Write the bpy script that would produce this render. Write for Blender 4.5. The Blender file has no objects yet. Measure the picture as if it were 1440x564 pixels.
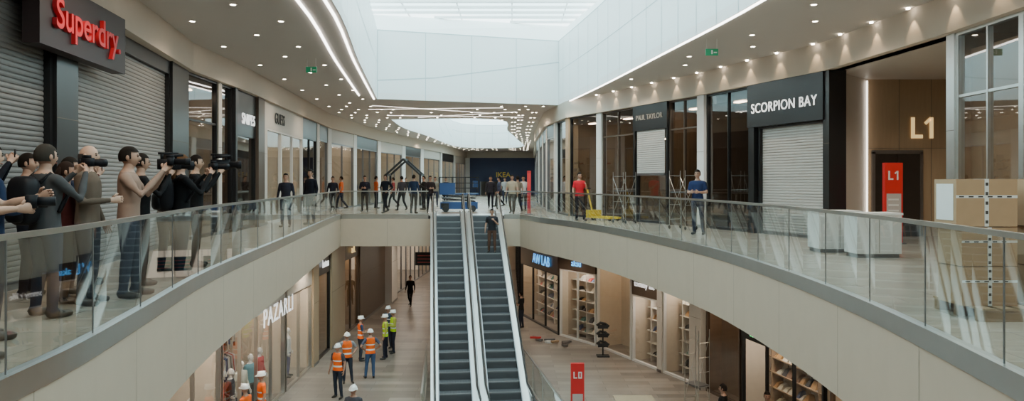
import bpy, math, random
from mathutils import Vector, Matrix, geometry
random.seed(7)
scene=bpy.context.scene
COL=scene.collection
# ------------------------------------------------------------------ materials
MATS={}
def mat(name,col,rough=.5,metal=0.0,var=.08,scale=5.0,bump=0.0,emit=0.0,ecol=None,stretch=None,spec=None):
    if name in MATS: return MATS[name]
    m=bpy.data.materials.new(name); m.use_nodes=True
    nt=m.node_tree; b=nt.nodes['Principled BSDF']
    b.inputs['Roughness'].default_value=rough; b.inputs['Metallic'].default_value=metal
    if spec is not None: b.inputs['Specular IOR Level'].default_value=spec
    tc=nt.nodes.new('ShaderNodeTexCoord'); mp=nt.nodes.new('ShaderNodeMapping')
    if stretch: mp.inputs['Scale'].default_value=stretch
    nz=nt.nodes.new('ShaderNodeTexNoise'); nz.inputs['Scale'].default_value=scale; nz.inputs['Detail'].default_value=3
    nt.links.new(tc.outputs['Object'],mp.inputs[0]); nt.links.new(mp.outputs[0],nz.inputs['Vector'])
    mx=nt.nodes.new('ShaderNodeMix'); mx.data_type='RGBA'
    mx.inputs[6].default_value=(*[max(0,c*(1-var)) for c in col],1)
    mx.inputs[7].default_value=(*[min(1,c*(1+var)) for c in col],1)
    nt.links.new(nz.outputs[0],mx.inputs[0]); nt.links.new(mx.outputs[2],b.inputs['Base Color'])
    if bump:
        bp=nt.nodes.new('ShaderNodeBump'); bp.inputs['Strength'].default_value=bump; bp.inputs['Distance'].default_value=.01
        nt.links.new(nz.outputs[0],bp.inputs['Height']); nt.links.new(bp.outputs[0],b.inputs['Normal'])
    if emit:
        b.inputs['Emission Color'].default_value=(*(ecol or col),1); b.inputs['Emission Strength'].default_value=emit
    MATS[name]=m; return m
def glassmat(name,tint=(.9,.95,.94),f=1.0,base=.04):
    m=bpy.data.materials.new(name); m.use_nodes=True; nt=m.node_tree
    for n in list(nt.nodes): nt.nodes.remove(n)
    out=nt.nodes.new('ShaderNodeOutputMaterial'); tr=nt.nodes.new('ShaderNodeBsdfTransparent'); gl=nt.nodes.new('ShaderNodeBsdfGlossy')
    tr.inputs[0].default_value=(*tint,1); gl.inputs['Roughness'].default_value=.02; gl.inputs[0].default_value=(1,1,1,1)
    lw=nt.nodes.new('ShaderNodeLayerWeight'); lw.inputs[0].default_value=.5
    pw=nt.nodes.new('ShaderNodeMath'); pw.operation='POWER'; pw.inputs[1].default_value=3.0
    ma=nt.nodes.new('ShaderNodeMath'); ma.operation='MULTIPLY_ADD'; ma.inputs[1].default_value=.7*f; ma.inputs[2].default_value=base; ma.use_clamp=True
    mx=nt.nodes.new('ShaderNodeMixShader')
    nt.links.new(lw.outputs['Facing'],pw.inputs[0]); nt.links.new(pw.outputs[0],ma.inputs[0]); nt.links.new(ma.outputs[0],mx.inputs[0])
    nt.links.new(tr.outputs[0],mx.inputs[1]); nt.links.new(gl.outputs[0],mx.inputs[2]); nt.links.new(mx.outputs[0],out.inputs[0])
    MATS[name]=m; return m
def tilemat(name,c1,c2,mortar,bw,rh,rough,offset=.5,ms=.006):
    m=bpy.data.materials.new(name); m.use_nodes=True; nt=m.node_tree; b=nt.nodes['Principled BSDF']
    tc=nt.nodes.new('ShaderNodeTexCoord'); br=nt.nodes.new('ShaderNodeTexBrick')
    br.inputs['Color1'].default_value=(*c1,1); br.inputs['Color2'].default_value=(*c2,1); br.inputs['Mortar'].default_value=(*mortar,1)
    br.inputs['Scale'].default_value=1; br.inputs['Mortar Size'].default_value=ms; br.inputs['Brick Width'].default_value=bw; br.inputs['Row Height'].default_value=rh
    br.offset=offset
    nz=nt.nodes.new('ShaderNodeTexNoise'); nz.inputs['Scale'].default_value=1.7; nz.inputs['Detail'].default_value=6
    mx=nt.nodes.new('ShaderNodeMix'); mx.data_type='RGBA'; mx.blend_type='MULTIPLY'; mx.inputs[0].default_value=.35
    nt.links.new(tc.outputs['Object'],br.inputs[0]); nt.links.new(tc.outputs['Object'],nz.inputs['Vector'])
    nt.links.new(br.outputs[0],mx.inputs[6]); nt.links.new(nz.outputs[0],mx.inputs[7]); nt.links.new(mx.outputs[2],b.inputs['Base Color'])
    b.inputs['Roughness'].default_value=rough
    MATS[name]=m; return m

CEIL=mat('ceiling_plaster',(.50,.46,.425),.85,var=.02,scale=1)
BAND=mat('band_plaster',(.50,.435,.36),.7,var=.03)
FASC=mat('fascia_stone',(.48,.38,.285),.38,var=.06,scale=3)
JOINT=mat('joint_dark',(.18,.15,.12),.8)
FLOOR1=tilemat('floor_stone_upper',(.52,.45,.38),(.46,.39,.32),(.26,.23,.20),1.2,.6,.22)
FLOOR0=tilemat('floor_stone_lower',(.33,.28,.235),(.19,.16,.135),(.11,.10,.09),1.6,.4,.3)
STEEL=mat('steel_brushed',(.62,.62,.60),.28,1,var=.05)
STEELD=mat('steel_dark',(.25,.25,.26),.35,.9)
BLACK=mat('black_panel',(.010,.010,.011),.3)
BLACKM=mat('black_matte',(.015,.015,.016),.7)
RUBBER=mat('black_rubber',(.012,.012,.012),.45)
SHUT=mat('shutter_grey',(.24,.23,.22),.5,.3,var=.05)
SHUTD=mat('shutter_grey_dark',(.16,.155,.15),.5,.3,var=.05)
SHUTL=mat('shutter_light',(.38,.355,.33),.45,.2)
WHITE=mat('white_paint',(.64,.62,.59),.5,var=.03)
OFFW=mat('offwhite_panel',(.50,.46,.41),.5,var=.03)
WOOD=mat('wood_panel',(.24,.15,.085),.4,var=.2,scale=3,stretch=(6,6,.5))
WOODL=mat('wood_light',(.36,.26,.165),.4,var=.12,scale=3,stretch=(6,6,.5))
BROWN=mat('brown_panel',(.085,.058,.042),.35,var=.15)
PAPER=mat('brown_paper',(.38,.265,.175),.6,var=.1,scale=2)
UPST=mat('skylight_upstand_panel',(.86,.91,.91),.35,var=.02,scale=.6)
SKYW=mat('skylight_white',(.88,.88,.87),.6,var=.02)
LED=mat('led_strip',(1,.97,.92),.5,emit=9,ecol=(1,.96,.9))
LEDT=mat('led_thin',(1,.95,.88),.5,emit=3,ecol=(1,.92,.82))
LEDW=mat('downlight_glow',(1,.9,.75),.5,emit=30,ecol=(1,.88,.7))
SHOPL=mat('shop_light_panel',(1,.93,.8),.5,emit=17,ecol=(1,.82,.62))
SHOPLC=mat('shop_light_cool',(1,1,1),.5,emit=22,ecol=(1,.93,.84))
GLASS=glassmat('balustrade_glass',(.80,.85,.83),.8,.09)
SGLASS=glassmat('shop_glass',(.64,.60,.56),.9,.10)
CGLASS=glassmat('clear_shop_glass',(.90,.90,.88),.6,.05)
RGLASS=glassmat('roof_glass',(.80,.93,.95),.3,.02)
RED=mat('red_panel',(.55,.02,.02),.4)
REDL=mat('red_letters',(.55,.012,.022),.45)
WHL=mat('white_lit_letters',(1,1,1),.4,emit=1.0)
BLUEL=mat('blue_lit_letters',(.1,.5,1),.4,emit=1.6,ecol=(.1,.45,1))
GREENL=mat('green_lit_letters',(.1,1,.3),.4,emit=1.8,ecol=(.1,1,.25))
GOLDL=mat('gold_letters',(.85,.6,.25),.4,emit=.8,ecol=(1,.7,.3))
YEL=mat('yellow_paint',(.75,.50,.03),.4)
YELL=mat('yellow_letters',(.7,.5,.05),.4)
NAVY=mat('navy_blue_wall',(.010,.022,.085),.5)
BLUE=mat('blue_paint',(.02,.07,.22),.4)
CARD=mat('cardboard',(.36,.225,.125),.8,var=.08,scale=8)
TAPE=mat('tape_white',(.6,.58,.54),.5)
PAL=[mat('prod_%d'%i,c,.5) for i,c in enumerate([(.4,.05,.04),(.5,.45,.35),(.04,.04,.05),(.08,.11,.22),(.5,.46,.42),(.22,.12,.07),(.04,.15,.13),(.55,.55,.55),(.4,.22,.08),(.015,.015,.015)])]
SHELF=mat('shelf_white',(.64,.59,.52),.5)
SHELFW=mat('shelf_wood',(.30,.20,.12),.5,var=.15)
WARMW=mat('warm_wall',(.62,.52,.40),.6)
BEIGEW=mat('beige_wall',(.42,.33,.24),.6)
DARKW=mat('dark_wall',(.05,.04,.035),.6)

# ------------------------------------------------------------------ mesh builder
class MB:
    def __init__(s,name): s.name=name; s.v=[]; s.f=[]; s.m=[]; s.mats=[]; s.M=Matrix.Identity(4)
    def mi(s,m):
        if m not in s.mats: s.mats.append(m)
        return s.mats.index(m)
    def add(s,vs,fs,m):
        b=len(s.v); k=s.mi(m)
        s.v+= [tuple(s.M@Vector(p)) for p in vs]
        s.f+= [tuple(b+i for i in f) for f in fs]; s.m+=[k]*len(fs)
    def box(s,x0,x1,y0,y1,z0,z1,m):
        s.add([(x0,y0,z0),(x1,y0,z0),(x1,y1,z0),(x0,y1,z0),(x0,y0,z1),(x1,y0,z1),(x1,y1,z1),(x0,y1,z1)],
              [(0,3,2,1),(4,5,6,7),(0,1,5,4),(1,2,6,5),(2,3,7,6),(3,0,4,7)],m)
    def quad(s,a,b,c,d,m): s.add([a,b,c,d],[(0,1,2,3)],m)
    def tube(s,pts,rad,m,n=10):
        vs,fs=tubegeo(pts,rad,n); s.add(vs,fs,m)
    def beam(s,a,b,w,h,m):
        a=Vector(a);b=Vector(b);d=(b-a).normalized()
        up=Vector((0,0,1)) if abs(d.z)<.95 else Vector((1,0,0))
        x=d.cross(up).normalized()*w/2; y=x.cross(d).normalized()*h/2
        vs=[a-x-y,a+x-y,a+x+y,a-x+y,b-x-y,b+x-y,b+x+y,b-x+y]
        s.add([tuple(p) for p in vs],[(0,1,2,3),(7,6,5,4),(0,4,5,1),(1,5,6,2),(2,6,7,3),(3,7,4,0)],m)
    def sphere(s,c,r,m,n=12,k=8,fn=None,keep=None):
        vs=[];fs=[]
        for i in range(k+1):
            t=math.pi*i/k
            for j in range(n):
                a=2*math.pi*j/n; p=(math.sin(t)*math.cos(a),math.sin(t)*math.sin(a),math.cos(t))
                if fn: p=fn(p)
                vs.append((c[0]+p[0]*r[0],c[1]+p[1]*r[1],c[2]+p[2]*r[2]))
        for i in range(k):
            for j in range(n):
                f=(i*n+j,i*n+(j+1)%n,(i+1)*n+(j+1)%n,(i+1)*n+j)
                if keep:
                    cx=[sum(vs[q][e] for q in f)/4 for e in range(3)]
                    if not keep(((cx[0]-c[0])/r[0],(cx[1]-c[1])/r[1],(cx[2]-c[2])/r[2])): continue
                fs.append(f)
        s.add(vs,fs,m)
    def text(s,body,size,m,M,ext=.02,align='CENTER',bold=0.0,xs=1.0,space=1.0):
        cu=bpy.data.curves.new('t','FONT'); cu.body=body; cu.size=size; cu.extrude=ext; cu.align_x=align; cu.align_y='CENTER'; cu.offset=bold; cu.space_character=space
        o=bpy.data.objects.new('t',cu); COL.objects.link(o); bpy.context.view_layer.update()
        me=o.evaluated_get(bpy.context.evaluated_depsgraph_get()).to_mesh()
        vs=[tuple(M@Vector((v.co.x*xs,v.co.y,v.co.z))) for v in me.vertices]; fs=[tuple(p.vertices) for p in me.polygons]
        s.add(vs,fs,m); bpy.data.objects.remove(o); bpy.data.curves.remove(cu)
    def obj(s,smooth=False,parent=None,name=None):
        me=bpy.data.meshes.new(s.name); me.from_pydata(s.v,[],s.f)
        for m in s.mats: me.materials.append(m)
        me.polygons.foreach_set('material_index',s.m)
        if smooth: me.polygons.foreach_set('use_smooth',[True]*len(me.polygons))
        me.update(); o=bpy.data.objects.new(s.name,me); COL.objects.link(o)
        if parent: o.parent=parent
        return o
def tubegeo(pts,rad,n=10):
    P=[Vector(p) for p in pts]; vs=[];fs=[]
    for i,p in enumerate(P):
        d=(P[min(i+1,len(P)-1)]-P[max(i-1,0)]).normalized()
        up=Vector((0,1,0)) if abs(d.y)<.8 else Vector((1,0,0))
        x=up.cross(d).normalized(); y=d.cross(x).normalized()
        r=rad[i] if isinstance(rad,(list,tuple)) else rad
        rx,ry=(r if isinstance(r,tuple) else (r,r))
        for j in range(n):
            a=2*math.pi*j/n; vs.append(tuple(p+x*math.cos(a)*rx+y*math.sin(a)*ry))
    for i in range(len(P)-1):
        for j in range(n): fs.append((i*n+j,i*n+(j+1)%n,(i+1)*n+(j+1)%n,(i+1)*n+j))
    b=len(vs); vs.append(tuple(P[0])); vs.append(tuple(P[-1]))
    for j in range(n):
        fs.append((b,(j+1)%n,j)); q=(len(P)-1)*n; fs.append((b+1,q+j,q+(j+1)%n))
    return vs,fs

# ------------------------------------------------------------------ people
SL=['skin','shirt','sleeve','fore','pants','shoe','stripe','hair','dark','gear','hat','lips']
PH=[mat('ph_'+s,(.5,.5,.5)) for s in SL]
ARMS={'stand':((.25,-.03,1.14),(.27,.07,.90)),
      'camera':((.27,.16,1.20),(.075,.36,1.50)),
      'hold':((.25,.02,1.14),(.10,.27,1.16)),
      'hips':((.36,-.10,1.18),(.20,.07,1.02)),
      'phone':((.26,.06,1.13),(.12,.30,1.32)),
      'raise':((.29,.20,1.33),(.09,.36,1.62)),
      'front':((.27,.12,1.17),(.18,.36,1.24))}
LEGS={'stand':[((.11,.02,.50),(.12,-.02,.09)),((.11,.02,.50),(.13,-.02,.09))],
      'walk':[((.10,.17,.52),(.10,.24,.10)),((.10,-.02,.49),(.10,-.30,.16))],
      'contra':[((.13,.05,.50),(.17,.04,.09)),((.10,.0,.50),(.10,-.04,.09))]}
CACHE={}
def basemesh(armL,armR,legs,head,gear):
    key=(armL,armR,legs,head,gear)
    if key in CACHE: return CACHE[key]
    vs=[];fs=[];segs=[]
    def T(pts,rad,n=12):
        a,b=tubegeo(pts,rad,n); o=len(vs); vs.extend(a); fs.extend([tuple(o+i for i in f) for f in b])
    T([(0,0,.84),(0,0,.90),(0,0,1.0),(0,.005,1.10),(0,.01,1.24),(0,.005,1.36),(0,-.01,1.43),(0,-.015,1.475),(0,-.01,1.50)],
      [(.13,.09),(.175,.118),(.165,.112),(.152,.108),(.172,.12),(.19,.115),(.175,.095),(.11,.075),(.06,.055)],16)
    T([(0,-.01,1.44),(0,0,1.52),(0,.01,1.60)],[.065,.056,.055])
    for sgn,arm in ((-1,armL),(1,armR)):
        e,h=ARMS[arm]; S=Vector((sgn*.185,-.01,1.41)); E=Vector((sgn*e[0],e[1],e[2])); H=Vector((sgn*h[0],h[1],h[2]))
        T([(sgn*.12,-.01,1.42),S,(S+E)/2,E,(E*2+H)/3,H],[.06,.060,.052,.043,.042,.027])
        segs.append((S,S.lerp(E,.72),.05,2)); segs.append((S.lerp(E,.75),E,.05,3)); segs.append((E,H,.04,3))
    for (sgn,(k,a)) in zip((-1,1),LEGS[legs]):
        Hp=Vector((sgn*.095,0,.90)); K=Vector((sgn*k[0],k[1],k[2])); A=Vector((sgn*a[0],a[1],a[2]))
        T([Hp,Hp.lerp(K,.4),K,K.lerp(A,.35),A],[.098,.086,.062,.062,.047])
        hz=A.z-.09+.045; back=Vector((A.x,A.y-.05,hz)); toe=Vector((A.x+sgn*.03,A.y+.19,.035+ (hz-.045)*.3))
        T([A,back],[.045,.04]); T([back,(back+toe)/2,toe],[(.040,.045),(.045,.038),(.036,.028)])
        segs.append((Hp,K,.08,4)); segs.append((K,A,.05,4)); segs.append((back,toe,.04,5))
    segs.append((Vector((0,0,1.0)),Vector((0,0,1.40)),.14,1)); segs.append((Vector((0,0,.86)),Vector((0,0,.86)),.14,4))
    segs.append((Vector((0,0,1.50)),Vector((0,0,1.6)),.05,0))
    me=bpy.data.meshes.new('b'); me.from_pydata(vs,[],fs); o=bpy.data.objects.new('b',me); COL.objects.link(o)
    r=o.modifiers.new('r','REMESH'); r.mode='VOXEL'; r.voxel_size=.019
    sm=o.modifiers.new('s','SMOOTH'); sm.factor=.5; sm.iterations=3
    bpy.context.view_layer.update()
    ev=bpy.data.meshes.new_from_object(o.evaluated_get(bpy.context.evaluated_depsgraph_get()))
    bpy.data.objects.remove(o)
    mb=MB('body')
    for p in PH: mb.mi(p)
    V=[tuple(v.co) for v in ev.vertices]; mb.v=V
    for p in ev.polygons:
        c=p.center; best=9;lab=1
        for a,b,rr,l in segs:
            ab=b-a; t=0 if ab.length<1e-6 else max(0,min(1,(c-a).dot(ab)/ab.length_squared)); d=(c-(a+ab*t)).length-rr
            if d<best: best=d;lab=l
        if lab in(1,4) and abs(c.x)<.24 and c.z>.80: lab=1 if c.z>.90 else 4
        if lab in(0,1) and c.z>1.475 and abs(c.x)<.1: lab=0
        if lab==1 and (1.02<c.z<1.065 or 1.2<c.z<1.245): lab=6
        if lab==0 and c.z<1.46: lab=1
        mb.f.append(tuple(p.vertices)); mb.m.append(lab)
    def hf(p):
        x,y,z=p
        if z<-.1: x*=1-.38*(-z-.1); y*=1-.10*(-z-.1) if y>0 else 1-.35*(-z-.1)
        if y>0:
            y*=.94
            if abs(x)<.22 and -.38<z<.08: y+=.20*(1-abs(x)/.22)*(1-(z+.1)**2/.09 if z>-.1 else 1-((z+.2)/.3)**2)
            if .12<abs(x)<.6 and 0<z<.25: y-=.07
            if abs(x)<.3 and z<-.75: y+=.05
        return (x,y,z)
    hc=(0,.015,1.645); hr=(.076,.098,.118)
    mb.sphere(hc,hr,PH[0],20,16,hf)
    for sg in(-1,1):
        mb.sphere((sg*.080,.002,1.642),(.011,.02,.032),PH[0],8,6)
        mb.sphere((sg*.030,.096,1.655),(.013,.008,.007),PH[8],8,6)
        mb.beam((sg*.015,.104,1.674),(sg*.047,.094,1.676),.008,.006,PH[7])
    mb.sphere((0,.103,1.585),(.023,.008,.006),PH[11],8,6)
    if head in('short','long','cap'):
        mb.sphere((0,.004,1.655),(.086,.110,.128),PH[7],20,14,None,lambda q: q[2]>.40+.1*q[1] if q[1]>.40 else q[2]>-.45+ .9*max(0,q[1]+.1))
    if head=='bald':
        mb.sphere((0,.010,1.645),(.081,.103,.11),PH[7],20,14,None,lambda q: -.5<q[2]<.25 and q[1]<.1)
    if head=='long':
        mb.tube([(0,-.04,1.70),(0,-.075,1.62),(0,-.10,1.50),(0,-.11,1.38),(0,-.105,1.30)],[(.07,.05),(.085,.045),(.10,.04),(.095,.03),(.05,.02)],PH[7],12)
    if head=='helmet':
        mb.sphere((0,.01,1.67),(.105,.13,.12),PH[10],20,12,None,lambda q:q[2]>0)
        mb.tube([(0,.01,1.665),(0,.01,1.675)],[(.118,.118),(.118,.118)],PH[10],20)
        mb.tube([(0,.06,1.664),(0,.06,1.674)],[(.085,.125),(.085,.125)],PH[10],20)
        mb.beam((0,-.10,1.74),(0,.12,1.74),.03,.09,PH[10])
    for sgn,arm in ((-1,armL),(1,armR)):
        e,h=ARMS[arm]; E=Vector((sgn*e[0],e[1],e[2])); H=Vector((sgn*h[0],h[1],h[2])); f=(H-E).normalized()
        inn=Vector((-sgn,0,0)); inn=(inn-f*inn.dot(f)).normalized(); wd=f.cross(inn).normalized()
        if wd.y<0 and arm in('stand','hips'): wd=-wd
        if arm not in('stand','hips') and wd.z<0: wd=-wd
        a,b=[],[]
        P0=H-f*.015; P1=H+f*.085
        for q,wdt,th in((P0,.024,.02),(H+f*.03,.038,.016),(H+f*.07,.043,.014),(P1,.040,.012)):
            a.append(q); b.append((wdt,th))
        vs2=[];n=10
        for q,(w_,t_) in zip(a,b):
            for j in range(n):
                an=2*math.pi*j/n; vs2.append(tuple(q+wd*math.cos(an)*w_+inn*math.sin(an)*t_))
        fs2=[(i*n+j,i*n+(j+1)%n,(i+1)*n+(j+1)%n,(i+1)*n+j) for i in range(3) for j in range(n)]+[tuple(range(n)),tuple(range(3*n,4*n))]
        mb.add(vs2,fs2,PH[0])
        curl=.35 if arm in('stand','hips') else .8
        for i,l in enumerate((.066,.076,.070,.055)):
            r0=P1+wd*(.030-.020*i)-f*.012
            d1=(f*math.cos(curl*.5)+inn*math.sin(curl*.5)); d2=(f*math.cos(curl*1.6)+inn*math.sin(curl*1.6))
            m1=r0+d1*l*.55; m2=m1+d2*l*.5; mb.tube([r0,m1,m2],[.0095,.0085,.006],PH[0],6)
        t0=H+f*.02+wd*.028; t1=t0+(f*.6+wd*.7+inn*.3).normalized()*.04; t2=t1+(f*.9+wd*.2+inn*.5).normalized()*.032
        mb.tube([t0,t1,t2],[.013,.011,.008],PH[0],6)
    if 'dslr' in gear:
        mb.box(-.07,.07,.39,.455,1.555,1.65,PH[9]); mb.box(-.03,.03,.39,.45,1.65,1.68,PH[9]); mb.box(-.078,-.045,.38,.47,1.555,1.64,PH[9])
        mb.tube([(0,.455,1.60),(0,.56,1.60),(0,.565,1.60),(0,.62,1.60)],[.038,.038,.046,.046],PH[9],14)
    if 'handy' in gear:
        mb.box(-.075,.075,.395,.405,1.66,1.745,PH[9])
    if 'video' in gear:
        mb.box(-.06,.06,.22,.50,1.56,1.70,PH[9]); mb.tube([(0,.50,1.62),(0,.60,1.62),(0,.61,1.62),(0,.68,1.62)],[.05,.05,.065,.065],PH[9],14)
        mb.beam((0,.22,1.78),(0,.48,1.78),.03,.03,PH[9]); mb.box(-.015,.015,.25,.28,1.7,1.78,PH[9]); mb.box(-.015,.015,.43,.46,1.7,1.78,PH[9]); mb.tube([(.08,.3,1.74),(.08,.52,1.76)],.02,PH[9],8)
    if 'pack' in gear:
        mb.sphere((0,-.20,1.20),(.165,.10,.25),PH[9],16,10,lambda p:tuple(math.copysign(abs(c)**.6,c) for c in p))
        mb.sphere((0,-.28,1.10),(.12,.05,.12),PH[9],12,8,lambda p:tuple(math.copysign(abs(c)**.6,c) for c in p))
        for sg in(-1,1): mb.tube([(sg*.12,-.13,1.38),(sg*.12,-.03,1.475),(sg*.125,.09,1.40),(sg*.14,.125,1.25),(sg*.17,.02,1.08)],[.02]*5,PH[9],6)
    if 'camheld' in gear:
        mb.box(-.07,.07,.30,.37,1.16,1.26,PH[9]); mb.tube([(0,.37,1.21),(0,.48,1.21)],.036,PH[9],12)
    me=bpy.data.meshes.new('body'); me.from_pydata(mb.v,[],mb.f)
    for m in mb.mats: me.materials.append(m)
    me.polygons.foreach_set('material_index',mb.m); me.polygons.foreach_set('use_smooth',[True]*len(me.polygons)); me.update()
    CACHE[key]=me; return me
def cm(kind,c,rough=.9):
    return mat('%s_%02x%02x%02x'%((kind,)+tuple(int(x*255) for x in c)),c,rough,var=.12,scale=9,spec=(.1 if kind in('cloth','hair','gear') else .4))
def person(name,x,y,z,yaw,shirt=(.03,.03,.035),pants=(.03,.035,.05),h=1.76,skin=(.36,.20,.135),hair=(.012,.008,.006),arm='stand',armR=None,legs='stand',head='short',
           gear='',long=False,stripe=None,hat=(.8,.8,.78),shoe=(.03,.025,.02),sleeve=None,gearc=(.010,.010,.012),wide=1.0):
    me=basemesh(arm,armR or arm,legs,head,gear).copy()
    sk=cm('skin',skin,.55); sh=cm('cloth',shirt); sl=cm('cloth',sleeve) if sleeve else sh
    ms=[sk,sh,sl,(sl if long else sk),cm('cloth',pants),cm('leather',shoe,.4),(mat('reflective_tape',(.75,.76,.72),.35) if stripe else sh),cm('hair',hair,.8),
        mat('eye_dark',(.02,.015,.01),.2),cm('gear',gearc,.5),cm('helmet',hat,.35),cm('lips',(.35,.13,.10),.5)]
    for i,m in enumerate(ms): me.materials[i]=m
    o=bpy.data.objects.new(name,me); COL.objects.link(o)
    s=h/1.765; o.scale=(s*wide,s*wide,s); o.rotation_euler=(0,0,math.radians(yaw))
    zm=min(v.co.z for v in me.vertices)*s
    o.location=(x,y,z-zm+.002); return o
BK=(.008,.008,.009)
DP=(.012,.013,.02)
person('photographer',-4.22,5.85,0,-62,BK,DP,1.88,arm='front',armR='hold',gear='camheld',wide=1.08)
person('photographer',-4.80,6.85,0,-35,(.012,.02,.045),DP,1.80,arm='hold',gear='camheld',long=True,skin=(.42,.25,.17))
person('photographer',-5.00,8.0,0,-25,(.05,.05,.052),(.02,.03,.05),1.84,arm='camera',gear='dslrpack',hair=(.03,.025,.02),long=True,wide=1.08)
person('spectator',-5.35,8.95,0,-60,(.07,.02,.02),BK,1.68,head='long',hair=(.02,.010,.007),long=True,arm='raise',gear='handy')
person('spectator',-5.03,8.85,0,-80,(.11,.08,.06),(.03,.03,.04),1.88,head='bald',hair=(.06,.05,.045),arm='stand',armR='hold',long=True,skin=(.45,.27,.19),wide=1.05)
person('photographer',-4.80,9.35,0,-72,(.26,.165,.125),(.03,.035,.055),1.88,arm='camera',gear='dslr',long=True,wide=1.08,legs='contra')
person('camera_operator',-5.22,10.5,0,-50,BK,BK,1.84,arm='camera',gear='video',long=True)
person('spectator',-5.40,11.75,0,-20,(.42,.42,.42),(.02,.03,.05),1.90,arm='hold',long=True,head='short',wide=1.05)
person('photographer',-5.02,11.3,0,-48,BK,(.02,.028,.05),1.86,head='long',hair=(.075,.035,.015),arm='camera',gear='dslrpack',long=True,wide=1.12,legs='contra')
person('camera_operator',-5.40,12.75,0,-70,BK,BK,1.90,arm='camera',gear='video',long=True,skin=(.40,.24,.16))
person('spectator',-6.0,10.6,0,-60,(.014,.014,.02),DP,1.80,arm='hold',long=True,head='short')
person('spectator',-5.75,7.9,0,-60,(.010,.010,.014),DP,1.82,arm='raise',gear='handy',long=True)
person('spectator',-5.30,7.25,0,-80,(.02,.03,.06),DP,1.84,arm='stand',armR='hold',long=True,skin=(.28,.15,.10))
person('spectator',-6.1,9.4,0,-70,(.02,.014,.014),DP,1.80,arm='hold',long=True)
person('spectator',-5.75,9.7,0,-50,(.012,.016,.03),DP,1.76,arm='hold',armR='stand',long=True,head='long')
K=1050.0
def X(px,y): return (px-720)*y/K
P=[(402,24,.02,.02,.03,180,'stand','stand',1.72),(437,25.2,.012,.012,.018,150,'stand','stand',1.86),(480,40,.6,.12,.03,90,'stand','walk',1.75),
   (513,36.5,.02,.02,.03,180,'hold','stand',1.75),(542,35,.015,.015,.02,150,'hips','walk',1.80),(565,38,.04,.04,.05,40,'stand','walk',1.75),
   (582,34.6,.02,.03,.06,-20,'stand','contra',1.78),(605,35.5,.03,.02,.02,200,'hold','stand',1.74),(497,45,.04,.04,.05,160,'stand','walk',1.75),
   (720,34.2,.35,.28,.20,170,'stand','walk',1.78),(728,36,.22,.18,.14,20,'stand','walk',1.74),(736,38,.5,.5,.5,180,'stand','walk',1.76),
   (690,40,.03,.03,.04,180,'stand','walk',1.76),(468,36,.02,.02,.03,180,'stand','walk',1.72),(553,43,.2,.03,.03,90,'stand','walk',1.72),(612,44,.2,.18,.15,180,'stand','stand',1.75),
   (627,48,.03,.03,.04,180,'stand','walk',1.75),(529,41,.5,.10,.03,-60,'hold','stand',1.76),(596,39,.02,.02,.02,120,'phone','stand',1.76),(702,44,.05,.05,.08,100,'stand','walk',1.75),
   (455,47,.05,.05,.05,180,'stand','walk',1.75),(710,50,.3,.3,.3,180,'stand','walk',1.75),(571,52,.02,.02,.02,180,'hips','stand',1.75),(425,38,.02,.02,.03,60,'stand','walk',1.75)]
for px,y,r,g,b,yaw,am,lg,h in P:
    person('pedestrian',X(px,y),y,0,yaw,(r,g,b),random.choice([(.012,.012,.02),(.03,.035,.06),(.06,.05,.045)]),h,arm=am,legs=lg,long=(r<.1))
person('pedestrian',X(815,28),28,0,200,(.48,.02,.03),(.012,.012,.016),1.80,arm='phone',armR='stand',legs='contra')
person('pedestrian',X(981,20.6),20.6,0,150,(.02,.03,.08),(.025,.03,.05),1.78,arm='hold',legs='contra')
L0=-5.6
OR=(.85,.14,.02); GR=(.45,.72,.02)
def worker(px,y,c,yaw,**k):
    d=dict(h=1.76,pants=(.03,.035,.05),stripe=True,head='helmet',legs='contra'); d.update(k)
    person('construction_worker',X(px,y),y,L0,yaw,c,**d)
worker(475,24.4,OR,160,arm='stand',sleeve=(.07,.07,.08))
worker(488,26.2,OR,200,arm='hips',sleeve=(.25,.26,.28))
worker(507,29.4,OR,-60,arm='hold',sleeve=(.03,.05,.10))
worker(521,26.8,OR,20,arm='hips',pants=(.05,.09,.17),sleeve=(.07,.08,.12))
worker(542,29.8,GR,100,arm='stand',long=True,sleeve=(.4,.4,.08),pants=(.02,.02,.03))
worker(553,30.8,GR,120,arm='hold',long=True,sleeve=(.4,.4,.08),pants=(.02,.02,.03))
worker(546,31.8,(.05,.07,.1),150,arm='stand')
worker(368,20.8,OR,120,arm='stand'); worker(345,19.5,OR,80,arm='hold')
person('construction_worker',X(497,19.4),19.4,L0,170,(.06,.06,.07),arm='hold',head='helmet')
person('pedestrian',X(577,42.5),42.5,L0,170,(.012,.012,.012),(.012,.012,.015),1.74,long=True,legs='walk')
person('pedestrian',X(1066,19.6),18.9,L0,170,(.15,.15,.17),h=1.74,arm='hold',head='short')
person('pedestrian',X(1017,19.6),19.6,L0,60,(.012,.012,.012),h=1.74,arm='hold')
person('pedestrian',X(733,36),36.0,L0,60,(.02,.02,.02),h=1.74,arm='hold')

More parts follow.
